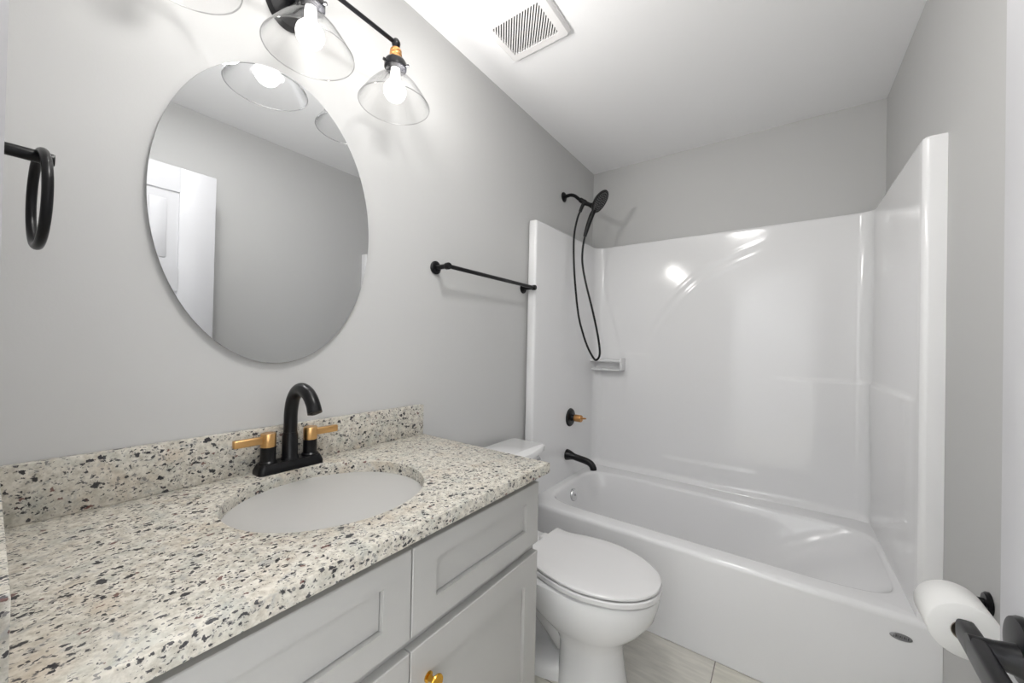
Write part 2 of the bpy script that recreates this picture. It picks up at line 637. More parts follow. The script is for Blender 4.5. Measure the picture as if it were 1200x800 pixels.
def relief(x, z):
    """How far the moulding stands proud of the back wall."""
    r = 0.0
    # swept double rib
    if 0.36 < x < 1.15:
        fade = smooth01((x - 0.38) / 0.12) * smooth01((1.13 - x) / 0.35)
        xx = min(max(x, 0.40), 1.14)
        sl = (arch_z(min(1.14, xx + 0.01)) - arch_z(max(0.40, xx - 0.01))) / 0.02
        d = (z - arch_z(xx)) / math.sqrt(1 + sl * sl)
        for o_ in (0.0, -0.055):
            r += 0.0024 * fade * math.exp(-((d - o_) / 0.014) ** 2)
    # soft ledges either side
    right = smooth01((x - 1.06) / 0.20)
    r += 0.012 * right * smooth01((1.062 - z) / 0.018) * smooth01((z - 0.50) / 0.5)
    left = smooth01((0.46 - x) / 0.10) * smooth01((x - 0.25) / 0.05)
    r += 0.006 * left * smooth01((1.163 - z) / 0.014) * smooth01((z - 0.65) / 0.45)
    # faint horizontal step low on the wall
    mid = smooth01((x - 0.50) / 0.08) * smooth01((1.05 - x) / 0.12)
    r += 0.007 * mid * smooth01((0.535 - z) / 0.02) * smooth01((z - 0.40) / 0.06)
    # cove where the wall meets the tub ledge
    r += 0.03 * smooth01((0.435 - z) / 0.045) ** 2
    return r


NZ = 190
zz = []
sw = MB()
Z0 = RZ - 0.004
rows = []
sides = []


def topz(y):
    return 1.885 - 0.018 * (BYW - y) / (BYW - FYR)


for j in range(NZ + 1):
    row = []
    for (x, y) in path:
        zt = topz(y)
        z = Z0 + (zt - 0.010 - Z0) * j / NZ
        inside = LX - .001 <= x <= RX + .001 and y > 1.72
        px, py = x, y
        if y > 1.70:
            tb_ = smooth01((y - (BYW - 0.055)) / 0.055)      # 1 on the back wall, 0 on the sides
            py = y - tb_ * relief(x, z)
            if x > 1.0:
                px = x - (1 - tb_) * 0.010 * smooth01((1.062 - z) / 0.018) * smooth01((z - 0.50) / 0.5) * smooth01((y - 1.70) / 0.10)
        row.append((px, py, z))
    rows.append(row)
# rounded top edge, then a flat cap back to the wall
for dz, dd in ((0.004, 0.001), (0.008, 0.004), (0.010, 0.009)):
    row = []
    for i, (x, y) in enumerate(path):
        zt = topz(y) - 0.010 + dz
        nx = -1 if x < LX + .02 else (1 if x > RX - .02 else 0)
        ny = 1 if (y > BYW - 0.04 or y < 1.70) else 0
        row.append((x + nx * dd * (0 if x < .031 or x > 1.5 else 1), y + ny * dd, zt))
    rows.append(row)
row = []
for i, (x, y) in enumerate(path):
    zt = topz(y)
    if i < 4 or i >= len(path) - 2:
        row.append((x, y + 0.012, zt))
    elif y >= BYW - 0.06 and LX < x < RX:
        row.append((x, YB - 0.004, zt))
    elif x < 0.7:
        row.append((0.004, max(y, FYL + 0.012), zt))
    else:
        row.append((W - 0.004, max(y, FYR + 0.012), zt))
rows.append(row)
sw.rings(rows, False, False, closed=False)
sw.build('surround_wall', GELCOAT, tub, angle=60)
# moulded soap dish in the left back corner
sd = MB()
sd.box((0.050, 2.405, 1.100), (0.275, 2.500, 1.116), 0.006, 3)
sd.box((0.050, 2.475, 1.040), (0.270, 2.500, 1.110), 0.006, 3)
sd.box((0.262, 2.410, 1.046), (0.276, 2.500, 1.125), 0.006, 3)
sd.box((0.050, 2.425, 1.040), (0.270, 2.500, 1.052), 0.005, 3)
sd.build('soap_dish', GELCOAT, tub)
# overflow plate
ov = MB()
OVC = (0.1335, 2.045, 0.322)
ovd = Vector((1, 0, 0.14)).normalized()
ov.lathe([(0, -.004), (0.036, -.004), (0.036, 0.004), (0.032, 0.009), (0.012, 0.011), (0, 0.011)], OVC, ovd, 40, False, False)
ovo = ov.build('overflow_plate', CHROME, tub)
ov = MB()
ov.lathe([(0, 0.0), (0.007, 0), (0.006, 0.003), (0, 0.0035)], Vector(OVC) + ovd * 0.0105, ovd, 20, False, False)
ovo['label'] = 'round chrome overflow plate'
ov.build('screw', EMB, ovo)
# maker's badge on the apron
bd = MB()
BC = (1.4355, FY, 0.3285)
bd.lathe([(0, 0), (1, 0), (1, 0.0012), (0.94, 0.002), (0, 0.002)], (BC[0], BC[1] - 0.0002, BC[2]), (0, -1, 0), 48, False, False, sx=0.0255, sy=0.0105, ref=(1, 0, 0))
bdo = bd.build('badge', EMB, tub)
bdo['label'] = 'small grey oval badge on the apron'
lt = MB()
# raised marks along the badge, too small in the photograph to read
for i, (kind, wd) in enumerate((('v', .0012), ('b', .0032), ('v', .0012), ('b', .003), ('v', .0014), ('b', .003), ('v', .0012), ('b', .0032))):
    x = BC[0] - 0.0165 + i * 0.0045
    lt.box((x, FY - 0.0032, BC[2] - 0.0036), (x + 0.0011, FY - 0.0018, BC[2] + 0.0036))
    if kind == 'b':
        lt.box((x, FY - 0.0032, BC[2] + 0.0022), (x + wd, FY - 0.0018, BC[2] + 0.0036))
        lt.box((x, FY - 0.0032, BC[2] - 0.0006), (x + wd, FY - 0.0018, BC[2] + 0.0006))
lt.build('raised_lettering', EMBD, bdo, smooth=False)

# ---------------------------------------------------------------- shower fixtures
sh = thing('hand_shower_set', (0, 2.096, 2.130), 'black hand shower on a curved wall arm with a looped hose above the tub', 'shower')
MB().lathe([(0, 0), (0.030, 0), (0.030, 0.004), (0.024, 0.010), (0.014, 0.013), (0.0, 0.013)], (0.0005, 2.096, 2.130), (1, 0, 0), 36, False, False).build('flange', BLACK, sh)
armp = bez([(0.005, 2.096, 2.130), (0.045, 2.096, 2.133), (0.075, 2.096, 2.122), (0.105, 2.096, 2.096), (0.125, 2.096, 2.080)], 8)
MB().tube(armp, 0.0105, 18).build('shower_arm', BLACK, sh)
hb = MB()
hb.lathe([(0.0125, 0), (0.015, 0.004), (0.015, 0.022), (0.0125, 0.026), (0.016, 0.028), (0.016, 0.044), (0.012, 0.050)], (0.112, 2.096, 2.091), (0.80, 0, -0.60), 24)
hb.tube([(0.150, 2.096, 2.062), (0.172, 2.098, 2.050), (0.190, 2.098, 2.040)], [0.014, 0.012, 0.016], 18)
hb.tube([(0.140, 2.094, 2.066), (0.130, 2.088, 2.040), (0.120, 2.084, 2.012)], [0.012, 0.011, 0.010], 16)
hb.build('diverter', BLACK, sh)
# hand shower: handle and disc
dn = Vector((0.80, 0.06, -0.60)).normalized()       # spray direction
dc = Vector((0.236, 2.098, 2.058))
hs = MB()
hs.lathe([(0.0, -0.022), (0.026, -0.020), (0.052, -0.010), (0.068, 0.0), (0.0710, 0.006), (0.0690, 0.011), (0.062, 0.012), (0.061, 0.010), (0.0, 0.010)],
         dc, dn, 44, False, False)
hs.tube(bez([dc - dn * 0.014, (0.206, 2.099, 2.012), (0.190, 2.100, 1.985), (0.170, 2.100, 1.935), (0.152, 2.100, 1.880), (0.147, 2.100, 1.862)], 6),
        [0.0105 + 0.0045 * math.sin(PI * min(1, k / 26)) for k in range(31)], 18)
hso = hs.build('hand_shower', BLACK, sh)
fp = MB()
e1 = dn.orthogonal().normalized()
e2 = dn.cross(e1)
for rr_, cnt in ((0.012, 6), (0.028, 14), (0.042, 22), (0.054, 28)):
    for k in range(cnt):
        a = 2 * PI * k / cnt
        fp.lathe([(0.0022, 0), (0.0018, 0.003), (0.0, 0.0034)], dc + dn * 0.0098 + e1 * (rr_ * math.cos(a)) + e2 * (rr_ * math.sin(a)), dn, 8, False, False)
fp.build('nozzles', EMB, hso)
hose = bez([(0.120, 2.084, 2.014), (0.105, 2.082, 1.975), (0.088, 2.082, 1.90), (0.083, 2.082, 1.80), (0.092, 2.085, 1.62), (0.118, 2.09, 1.40), (0.150, 2.092, 1.28),
            (0.185, 2.094, 1.190), (0.222, 2.095, 1.130), (0.240, 2.096, 1.122), (0.256, 2.097, 1.145), (0.256, 2.098, 1.19), (0.240, 2.098, 1.28),
            (0.205, 2.099, 1.42), (0.160, 2.099, 1.58), (0.135, 2.10, 1.70), (0.135, 2.10, 1.79), (0.148, 2.10, 1.866)], 10)
MB().tube(hose, 0.0062, 12).build('hose', BLACK, sh)

sv = thing('shower_valve', (LX, 2.118, 0.760), 'round black shower valve plate with copper handle on the surround above the spout', 'shower valve')
vo = (LX + .0005, 2.118, 0.760)
MB().lathe([(0, 0), (0.056, 0), (0.056, 0.004), (0.052, 0.009), (0.034, 0.012), (0.026, 0.012), (0, 0.012)], vo, (1, 0, 0), 48, False, False).build('escutcheon', BLACK, sv)
MB().lathe([(0.026, 0.010), (0.021, 0.014), (0.019, 0.034), (0.0, 0.034)], vo, (1, 0, 0), 32, False, False).build('stem', BLACK, sv)
vh = MB()
vh.lathe([(0.0, 0.032), (0.020, 0.032), (0.0215, 0.036), (0.0215, 0.074), (0.019, 0.078), (0, 0.078)], vo, (1, 0, 0), 32, False, False)
hdl = vh.build('handle', COPPER, sv)
hdl['label'] = 'copper coloured cylindrical handle'
MB().tube([(LX + .074, 2.118, .762), (LX + .100, 2.118, .764), (LX + .108, 2.118, .7645)], [0.006, 0.005, 0.003], 12).build('handle_pin', COPPER, hdl)

sp = thing('tub_spout', (LX, 2.08, 0.54), 'black curved tub spout sticking out of the surround under the valve', 'tub spout')
spt = MB()
pts = [Vector((LX + .0008, 2.083, .5385)), Vector((LX + .004, 2.083, .5385))] + bez([(LX + .012, 2.083, .5385), (LX + .03, 2.084, .537), (0.13, 2.087, .530), (0.185, 2.089, .522), (0.218, 2.090, .510), (0.234, 2.090, .490), (0.236, 2.090, .478)], 6)
rs = []
for i, p_ in enumerate(pts):
    rs.append(0.0195 + 0.0135 * (1 - smooth01((p_.x - LX) / 0.055)))
spt.tube(pts, rs, 24)
spt.build('spout_body', BLACK, sp)

# ---------------------------------------------------------------- toilet
TY = 1.300
to = thing('toilet', (0.42, TY, 0), 'white toilet with closed lid between the vanity and the tub', 'toilet')


def half_outline(pts, n=8):
    c = bez([(x, hw, 0) for x, hw in pts], n)
    return c


def outline(pts, z, n=8):
    c = half_outline(pts, n)
    a = [(p.x, TY + max(p.y, 0), z) for p in c]
    return a + [(p.x, TY - max(p.y, 0), z) for p in reversed(c[:-1])]


lidp = [(0.352, 0.1), (0.354, 0.146), (0.362, 0.149), (0.39, 0.146), (0.425, 0.148), (0.46, 0.157), (0.50, 0.167), (0.56, 0.175), (0.62, 0.173), (0.69, 0.154), (0.74, 0.126), (0.78, 0.088), (0.803, 0.048), (0.811, 0.018), (0.812, 0.0)]


def scale_out(pts, dx, dw):
    x0, x1 = pts[0][0], pts[-1][0]
    return [(x + dx * ((x - x0) / (x1 - x0)), max(0.0, hw + (dw if hw > .05 else dw * hw / .05))) for x, hw in pts]


lid = MB()
lid.rings([outline(scale_out(lidp, -0.004, -0.008), 0.4095), outline(scale_out(lidp, 0.001, -0.002), 0.4098), outline(scale_out(lidp, 0.003, 0.000), 0.4112), outline(scale_out(lidp, 0.003, 0), 0.4175),
           outline(scale_out(lidp, 0.001, -0.003), 0.4205), outline(scale_out(lidp, -0.004, -0.009), 0.4222), outline(scale_out(lidp, -0.06, -0.05), 0.4240)])
lido = lid.build('lid', SEATW, to, angle=35)
seatp = scale_out(lidp, 0.006, 0.002)
se = MB()
se.rings([outline(scale_out(seatp, -.006, -.010), 0.3862), outline(scale_out(seatp, -.001, -.003), 0.3866), outline(seatp, 0.3885), outline(seatp, 0.4015), outline(scale_out(seatp, -.001, -.003), 0.4045), outline(scale_out(seatp, -.02, -.02), 0.4050)])
se.build('seat', SEATW, to, angle=35)
for s in (-1, 1):
    hg = MB()
    hg.box((0.318, TY + s * .075 - .022, 0.380), (0.356, TY + s * .075 + .022, 0.412), 0.006, 3)
    hg.build('hinge', SEATW, to)


def egg(x0, x1, hw, z, eb=0.6, n=56, xm=None):
    xm = xm if xm is not None else x0 + (x1 - x0) * 0.48
    r = []
    for k in range(n):
        a = 2 * PI * k / n
        ca, sa = math.cos(a), math.sin(a)
        if ca >= 0:
            x = xm + (x1 - xm) * ca ** 0.95
            y = hw * math.copysign(abs(sa) ** 1.0, sa)
        else:
            x = xm - (xm - x0) * abs(ca) ** eb
            y = hw * math.copysign(abs(sa) ** eb, sa)
        r.append((x, TY + y, z))
    return r


bw = MB()
bw.rings([egg(0.475, 0.712, 0.106, 0.001), egg(0.475, 0.710, 0.103, 0.03), egg(0.478, 0.698, 0.096, 0.09), egg(0.478, 0.692, 0.095, 0.15), egg(0.465, 0.700, 0.105, 0.185),
          egg(0.43, 0.728, 0.130, 0.22), egg(0.38, 0.768, 0.156, 0.26), egg(0.33, 0.796, 0.170, 0.30), egg(0.30, 0.808, 0.176, 0.340), egg(0.285, 0.812, 0.177, 0.366), egg(0.285, 0.811, 0.175, 0.376), egg(0.295, 0.800, 0.165, 0.3812)])
# rear deck under the tank, trapway and foot
bw.rings([egg(0.06, 0.40, 0.10, 0.24, 0.35), egg(0.05, 0.42, 0.125, 0.29, 0.35), egg(0.04, 0.44, 0.145, 0.345, 0.35), egg(0.04, 0.45, 0.150, 0.375, 0.35), egg(0.045, 0.44, 0.145, 0.380, 0.35)])
bw.tube(bez([(0.50, TY, 0.12), (0.44, TY, 0.17), (0.36, TY, 0.225), (0.28, TY, 0.235), (0.20, TY, 0.18), (0.18, TY, 0.09), (0.18, TY, 0.0)], 6), 0.068, 24)
bw.rings([egg(0.10, 0.56, 0.118, 0.0005, 0.45), egg(0.10, 0.56, 0.118, 0.02, 0.45), egg(0.105, 0.555, 0.112, 0.045, 0.45), egg(0.12, 0.55, 0.085, 0.062, 0.45), egg(0.14, 0.54, 0.055, 0.075, 0.45)])
bw.build('bowl', PORC, to, angle=50)
for s in (-1, 1):
    bc = MB()
    bc.lathe([(0.0125, 0), (0.0125, 0.012), (0.009, 0.02), (0, 0.022)], (0.34, TY + s * .088, 0.056), (0, 0, 1), 20, True, False)
    bc.build('bolt_cap', SEATW, to)


def tankring(x0, x1, hw, bow, z, r=0.02, n=10):
    pts = [(x0, -hw), (x0, hw)]
    fr_ = []
    for k in range(n + 1):
        s = 1 - 2 * k / n
        fr_.append((x1 + bow * (1 - s * s), hw * s))
    # soften the front corners
    pl = [(x0, -hw)] + [(x0, hw)] + [(x1 - r, hw), (x1 - r * .4, hw - r * .12)] + [(x1 + bow * (1 - (1 - 2 * k / n) ** 2), (hw - r * .6) * (1 - 2 * k / n)) for k in range(n + 1)] + [(x1 - r * .4, -hw + r * .12), (x1 - r, -hw)]
    return [(x, TY + y, z) for x, y in pl]


tk = MB()
tk.rings([tankring(0.045, 0.165, 0.195, 0.02, 0.379), tankring(0.04, 0.185, 0.210, 0.025, 0.43), tankring(0.04, 0.205, 0.232, 0.030, 0.62), tankring(0.04, 0.208, 0.236, 0.030, 0.702)])
tko = tk.build('tank', PORC, to, angle=40)
tl = MB()
tl.rings([tankring(0.036, 0.216, 0.246, 0.034, 0.700, .012), tankring(0.032, 0.222, 0.254, 0.036, 0.706, .012), tankring(0.032, 0.224, 0.257, 0.036, 0.726, .012), tankring(0.034, 0.221, 0.255, 0.036, 0.732, .012), tankring(0.040, 0.214, 0.250, 0.035, 0.735, .012)])
tl.build('tank_lid', PORC, to, angle=40)
fl = MB()
fl.lathe([(0.014, 0), (0.014, 0.006), (0.009, 0.010), (0.009, 0.018), (0, 0.018)], (0.2105, TY + 0.205, 0.672), (1, 0, 0), 20, True, False)
fl.tube([(0.226, TY + .207, .672), (0.230, TY + .18, .670), (0.233, TY + .14, .666)], [0.006, 0.006, 0.008], 12, True, 0.6)
flo = fl.build('flush_lever', CHROME, tko)

# ---------------------------------------------------------------- vanity cabinet
CE = 0.979                       # counter end
ZC = 0.8556                      # counter top
CX = 0.5772
va = thing('vanity_cabinet', (0.28, 0.48, 0), 'light grey shaker vanity cabinet under the granite counter', 'vanity cabinet')
bdy = MB()
bdy.box((0.02, 0.004, 0.10), (0.534, 0.960, 0.8255))
bdy.box((0.02, 0.010, 0.0), (0.465, 0.955, 0.10))
bdy.build('cabinet_body', CAB, va, smooth=False)


def shaker(y0, y1, z0, z1, st, rt_, rb, xf=0.555, xb=0.5345):
    """Framed front with a bevelled inner edge and a recessed flat panel."""
    g = MB()
    xp = xf - 0.0085
    bv = 0.0012
    e = 0.0016
    o4 = [(y0, z0), (y1, z0), (y1, z1), (y0, z1)]
    oe = [(y0 + e, z0 + e), (y1 - e, z0 + e), (y1 - e, z1 - e), (y0 + e, z1 - e)]
    i4 = [(y0 + st, z0 + rb), (y1 - st, z0 + rb), (y1 - st, z1 - rt_), (y0 + st, z1 - rt_)]
    p4 = [(a + sy * bv, c + sz * bv) for (a, c), (sy, sz) in zip(i4, ((1, 1), (-1, 1), (-1, -1), (1, -1)))]
    q4 = [(a + sy * 0.0020, c + sz * 0.0020) for (a, c), (sy, sz) in zip(p4, ((1, 1), (-1, 1), (-1, -1), (1, -1)))]
    g.rings([[(xb, a, c) for a, c in o4], [(xf - e, a, c) for a, c in o4], [(xf, a, c) for a, c in oe], [(xf, a, c) for a, c in i4],
             [(xp - .005, a, c) for a, c in p4], [(xp - .005, a, c) for a, c in q4], [(xp, a, c) for a, c in q4]])
    return g


for y0, y1 in ((0.012, 0.4895), (0.4925, 0.955)):
    dr = shaker(y0, y1, 0.626, 0.801, 0.063, 0.045, 0.051).build('drawer_front', CAB, va, smooth=False)
    dd = shaker(y0, y1, 0.115, 0.600, 0.063, 0.072, 0.072).build('door', CAB, va, smooth=False)
    ky = 0.538 if y0 > .4 else 0.446
    kb = MB()
    kb.lathe([(0.0, 0), (0.0105, 0), (0.0105, 0.0025), (0.006, 0.0045), (0.0052, 0.016), (0.0075, 0.020), (0.0155, 0.022), (0.0165, 0.0245), (0.0155, 0.027), (0.0, 0.0285)], (0.5552, ky, 0.523), (1, 0, 0), 32, False, False)
    kbo = kb.build('knob', KNOBGOLD, dd)
    kbo['label'] = 'round gold knob'

# ---------------------------------------------------------------- countertop
ct = thing('countertop', (0.28, 0.48, 0.8256), 'speckled cream granite countertop with backsplash and oval sink cutout', 'countertop')
SKC = (0.283, 0.481)
SRX, SRY = 0.196, 0.214
NS = 128
y0c = 0.001 + YE


def ell(rx, ry, z, n=NS, c=SKC):
    return [(c[0] + rx * math.cos(2 * PI * k / n), c[1] + ry * math.sin(2 * PI * k / n), z) for k in range(n)]


def outer(z, d):
    pts = []
    X0, X1, Y0, Y1 = 0.003 + d, CX - d, y0c + d, CE - d
    corners = [(X0, Y0), (X1, Y0), (X1, Y1), (X0, Y1)]
    for k in range(NS):
        a = 2 * PI * k / NS
        pts.append(rect_hit(SKC, (math.cos(a), math.sin(a)), X0, X1, Y0, Y1))
    for cn in corners:
        k = min(range(NS), key=lambda i: (pts[i][0] - cn[0]) ** 2 + (pts[i][1] - cn[1]) ** 2)
        pts[k] = cn
    return [(x, y, z) for x, y in pts]


ZB = ZC - 0.030
cm = MB()
cm.rings([ell(SRX, SRY, ZB), outer(ZB, 0.001), outer(ZB + 0.001, 0), outer(ZC - 0.003, 0), outer(ZC - 0.0008, 0.0008), outer(ZC, 0.003), ell(SRX + .002, SRY + .002, ZC), ell(SRX + .0005, SRY + .0005, ZC - .0006), ell(SRX, SRY, ZC - .002), ell(SRX, SRY, ZB)], False, False)
cm.build('slab', GRANITE, ct, angle=30)
MB().box((0.002, y0c, ZC + .0003), (0.022, CE, 0.9650), 0.0012).build('backsplash', GRANITE, ct, angle=30)
MB().box((0.0225, y0c, ZC + .0003), (CX - .002, 0.0175, 0.9650), 0.0012).build('side_splash', GRANITE, ct, angle=30)

sk = thing('sink', (SKC[0], SKC[1], ZB - 0.15), 'white oval undermount sink basin set under the granite counter', 'sink')
sb = MB()
rs_ = []
for s, z in ((1.10, ZB - 0.001), (1.04, ZB - 0.001), (1.015, ZB - 0.003), (1.0, ZB - 0.012), (0.965, ZB - 0.05), (0.90, ZB - 0.09), (0.78, ZB - 0.118), (0.60, ZB - 0.133), (0.35, ZB - 0.140), (0.12, ZB - 0.143)):
    rs_.append(ell(SRX * s, SRY * s, z))
for s, z in ((0.12, ZB - 0.155), (0.40, ZB - 0.153), (0.80, ZB - 0.133), (0.95, ZB - 0.09), (1.02, ZB - 0.05), (1.10, ZB - 0.012), (1.10, ZB - .001)):
    rs_.append(ell(SRX * s, SRY * s, z))
sb.rings(rs_, False, False)
sb.build('basin', SINKW, sk, angle=50)
MB().lathe([(0.0, -0.004), (0.022, -0.004), (0.022, 0.0), (0.018, 0.002), (0.0, 0.003)], (SKC[0], SKC[1], ZB - 0.142), (0, 0, 1), 32, False, False).build('drain', BLACK, sk)

# ---------------------------------------------------------------- faucet
FX, FYC = 0.052, 0.486
fa = thing('faucet', (FX, FYC, ZC), 'black arched bathroom faucet with two gold lever handles behind the sink', 'faucet')


def stadium(hx, hy_, z, r, n=10):
    pts = []
    for sx, sy, a0 in ((1, 1, 0), (-1, 1, PI / 2), (-1, -1, PI), (1, -1, 1.5 * PI)):
        for k in range(n + 1):
            a = a0 + PI / 2 * k / n
            pts.append((FX + sx * (hx - r) + r * math.cos(a), FYC + sy * (hy_ - r) + r * math.sin(a), z))
    return pts


z0 = ZC + 0.0003
MB().rings([stadium(.027, .082, z0, .012), stadium(.027, .082, z0 + .008, .012), stadium(.0255, .0805, z0 + .013, .012), stadium(.022, .076, z0 + .023, .012), stadium(.021, .075, z0 + .025, .011)]).build('base_plate', BLACK, fa)
rz = z0 + 0.022
sp_ = MB()
sp_.lathe([(0.0225, 0), (0.0225, 0.004), (0.0205, 0.008), (0.0190, 0.010), (0.0190, 0.066), (0.0175, 0.069), (0.0172, 0.075)], (FX, FYC, rz), (0, 0, 1), 32)
pts = bez([(FX, FYC, rz + .055), (FX, FYC, rz + .09), (FX + .001, FYC, rz + .130), (FX + .012, FYC, rz + .165), (FX + .036, FYC, rz + .189), (FX + .064, FYC, rz + .194),
           (FX + .093, FYC, rz + .184), (FX + .115, FYC, rz + .164), (FX + .128, FYC, rz + .140)], 5)
sp_.tube(pts, [0.0166] * (len(pts) - 4) + [0.0168, 0.0170, 0.0172, 0.0173], 26)
spo = sp_.build('spout', BLACK, fa, angle=50)
MB().lathe([(0.0, 0), (0.011, 0), (0.011, 0.004), (0, 0.004)], (FX + .1285, FYC, rz + .1385), (-.5, 0, .86), 20, False, False).build('aerator', BLACK, spo)
for s in (-1, 1):
    c = (FX, FYC + s * 0.0535, rz)
    hb_ = MB()
    hb_.lathe([(0.0215, 0), (0.0215, 0.006), (0.0180, 0.010), (0.0175, 0.044), (0.0165, 0.045), (0.0, 0.045)], c, (0, 0, 1), 32, True, False)
    hbo = hb_.build('handle_base', BLACK, fa)
    hl_ = MB()
    hl_.lathe([(0.0172, 0.0455), (0.0178, 0.0465), (0.0178, 0.078), (0.0165, 0.0800), (0.0, 0.0805)], c, (0, 0, 1), 32, True, False)
    ya, yb = c[1] + s * 0.010, c[1] + s * 0.078
    hl_.box((FX - .0075, min(ya, yb), rz + .0545), (FX + .0075, max(ya, yb), rz + .0735), 0.003, 3)
    ho = hl_.build('handle', GOLD, fa)
    ho['label'] = 'gold lever handle'

# ---------------------------------------------------------------- mirror
MYC, MZC, MRY, MRZ = 0.4647, 1.5329, 0.2688, 0.3964
mi = thing('mirror', (0, MYC, MZC), 'frameless oval wall mirror hanging above the sink', 'mirror')
bk = MB()
bk.lathe([(0.0, 0.001), (0.93, 0.001), (0.93, 0.0070), (0.0, 0.0070)], (0, MYC, MZC), (1, 0, 0), 96, False, False, sx=MRY, sy=MRZ, ref=(0, 1, 0))
bk.build('backing', DARK, mi)
gm = MB()
gm.lathe([(0.0, 0.0072), (1.0, 0.0072), (1.0, 0.0116), (0.9985, 0.0120), (0.0, 0.0120)], (0, MYC, MZC), (1, 0, 0), 128, False, False, sx=MRY, sy=MRZ, ref=(0, 1, 0))
gm.build('mirror_glass', MIRROR, mi, angle=20)

# ---------------------------------------------------------------- vanity light: plate, bar, three glass shades
LXC, LZ = 0.1384, 2.133
vl = thing('vanity_light', (0, 0.47, LZ), 'three bulb black vanity light with clear glass shades above the mirror', 'wall light')
bp_ = MB()
bp_.lathe([(0, 0), (1.0, 0), (1.0, 0.012), (0.95, 0.018), (0.0, 0.020)], (0.0005, 0.47, LZ + .002), (1, 0, 0), 56, False, False, sx=0.057, sy=0.076, ref=(0, 1, 0))
bp_.build('backplate', BLACK, vl)
MB().tube([(0.015, 0.47, LZ), (0.08, 0.47, LZ), (LXC, 0.47, LZ)], 0.010, 18).build('arm', BLACK, vl)
br_ = MB()
br_.tube([(LXC, 0.205, LZ), (LXC, 0.47, LZ), (LXC, 0.735, LZ)], 0.0065, 16)
br_.build('crossbar', BLACK, vl)
for i, yl in enumerate((0.210, 0.470, 0.730)):
    o3 = (LXC, yl, LZ)
    so = MB()
    so.lathe([(0.0, 0.012), (0.009, 0.010), (0.0125, 0.004), (0.0135, -0.002), (0.0115, -0.010), (0.0085, -0.016), (0.0085, -0.024)], o3, (0, 0, 1), 24, False, True)
    soo = so.build('ball_joint', BLACK, vl)
    br2 = MB()
    br2.lathe([(0.0, -0.021), (0.016, -0.021), (0.0175, -0.024), (0.0175, -0.029), (0.0165, -0.030), (0.0175, -0.032), (0.0185, -0.034), (0.0185, -0.040), (0.0175, -0.042), (0.0185, -0.044), (0.0190, -0.055), (0.0, -0.055)], o3, (0, 0, 1), 32, False, False)
    bro = br2.build('socket', COPPER, vl)
    bro['label'] = 'brass coloured bulb socket'
    cp = MB()
    cp.lathe([(0.0, -0.052), (0.022, -0.052), (0.030, -0.057), (0.0335, -0.064), (0.0335, -0.080), (0.0315, -0.082), (0.0, -0.082)], o3, (0, 0, 1), 36, False, False)
    cpo = cp.build('shade_holder', BLACK, vl)
    for k in range(3):
        ts = MB()
        a = 2 * PI * k / 3 + 0.5
        dv = Vector((math.cos(a), math.sin(a), 0))
        ts.lathe([(0.0025, 0), (0.0025, 0.006), (0.0045, 0.006), (0.0045, 0.011), (0, 0.011)], Vector(o3) + dv * 0.032 + Vector((0, 0, -.074)), dv, 12, True, False)
        ts.build('thumbscrew', BLACK, cpo)
    gs = MB()
    t_ = 0.0022
    outp = [(0.0290, -0.079), (0.0294, -0.096), (0.0335, -0.103), (0.0450, -0.112), (0.0610, -0.127), (0.0770, -0.147), (0.0910, -0.168), (0.1010, -0.184), (0.1050, -0.1915)]
    outc = [(p.x, p.y) for p in bez([(a, c, 0) for a, c in outp], 4)]
    inc = [(r - t_ * .9, d - t_ * .5) for r, d in outc]
    inc[-1] = (inc[-1][0], outc[-1][1] - 0.0002)
    gs.lathe(outc + [(0.1056, -0.1930), (0.1048, -0.1930)] + list(reversed(inc)), o3, (0, 0, 1), 72, False, False)
    gso = gs.build('glass_shade', GLASS, vl, angle=60)
    rm = MB()
    rm.lathe([(0.1058 + 0.0015 * math.cos(2 * PI * k / 10), -0.1945 + 0.0015 * math.sin(2 * PI * k / 10)) for k in range(11)], o3, (0, 0, 1), 96, False, False)
    rm.build('shade_rim', GLASSRIM, gso, angle=80)
    bb = MB()
    gc, gr_ = -0.150, 0.0335
    gp = [(0.0, -0.078), (0.013, -0.080), (0.0145, -0.100)]
    for k in range(2, 17):
        a = PI * k / 16
        gp.append((gr_ * math.sin(a) if k < 16 else 0.0, gc + gr_ * math.cos(a)))
    bb.lathe(gp, o3, (0, 0, 1), 32, False, False)
    bulb = bb.build('bulb', BULB, vl, angle=80)
    bl = bpy.data.lights.new('bulb_fill', 'AREA')      # added directional fill beside the bulb, aimed into the room
    bl.shape = 'DISK'
    bl.size = 0.06
    bl.energy = BULB_FILL_WATTS
    bl.color = (1.0, 0.975, 0.94)
    blo = bpy.data.objects.new('bulb_fill', bl)
    COL.objects.link(blo)
    blo.parent = bulb
    blo.location = (LXC + 0.028, yl - 0.47 + 0.012, -0.150 + 0.018)
    blo.rotation_euler = Vector((0.66, 0.52, 0.45)).to_track_quat('-Z', 'Y').to_euler()

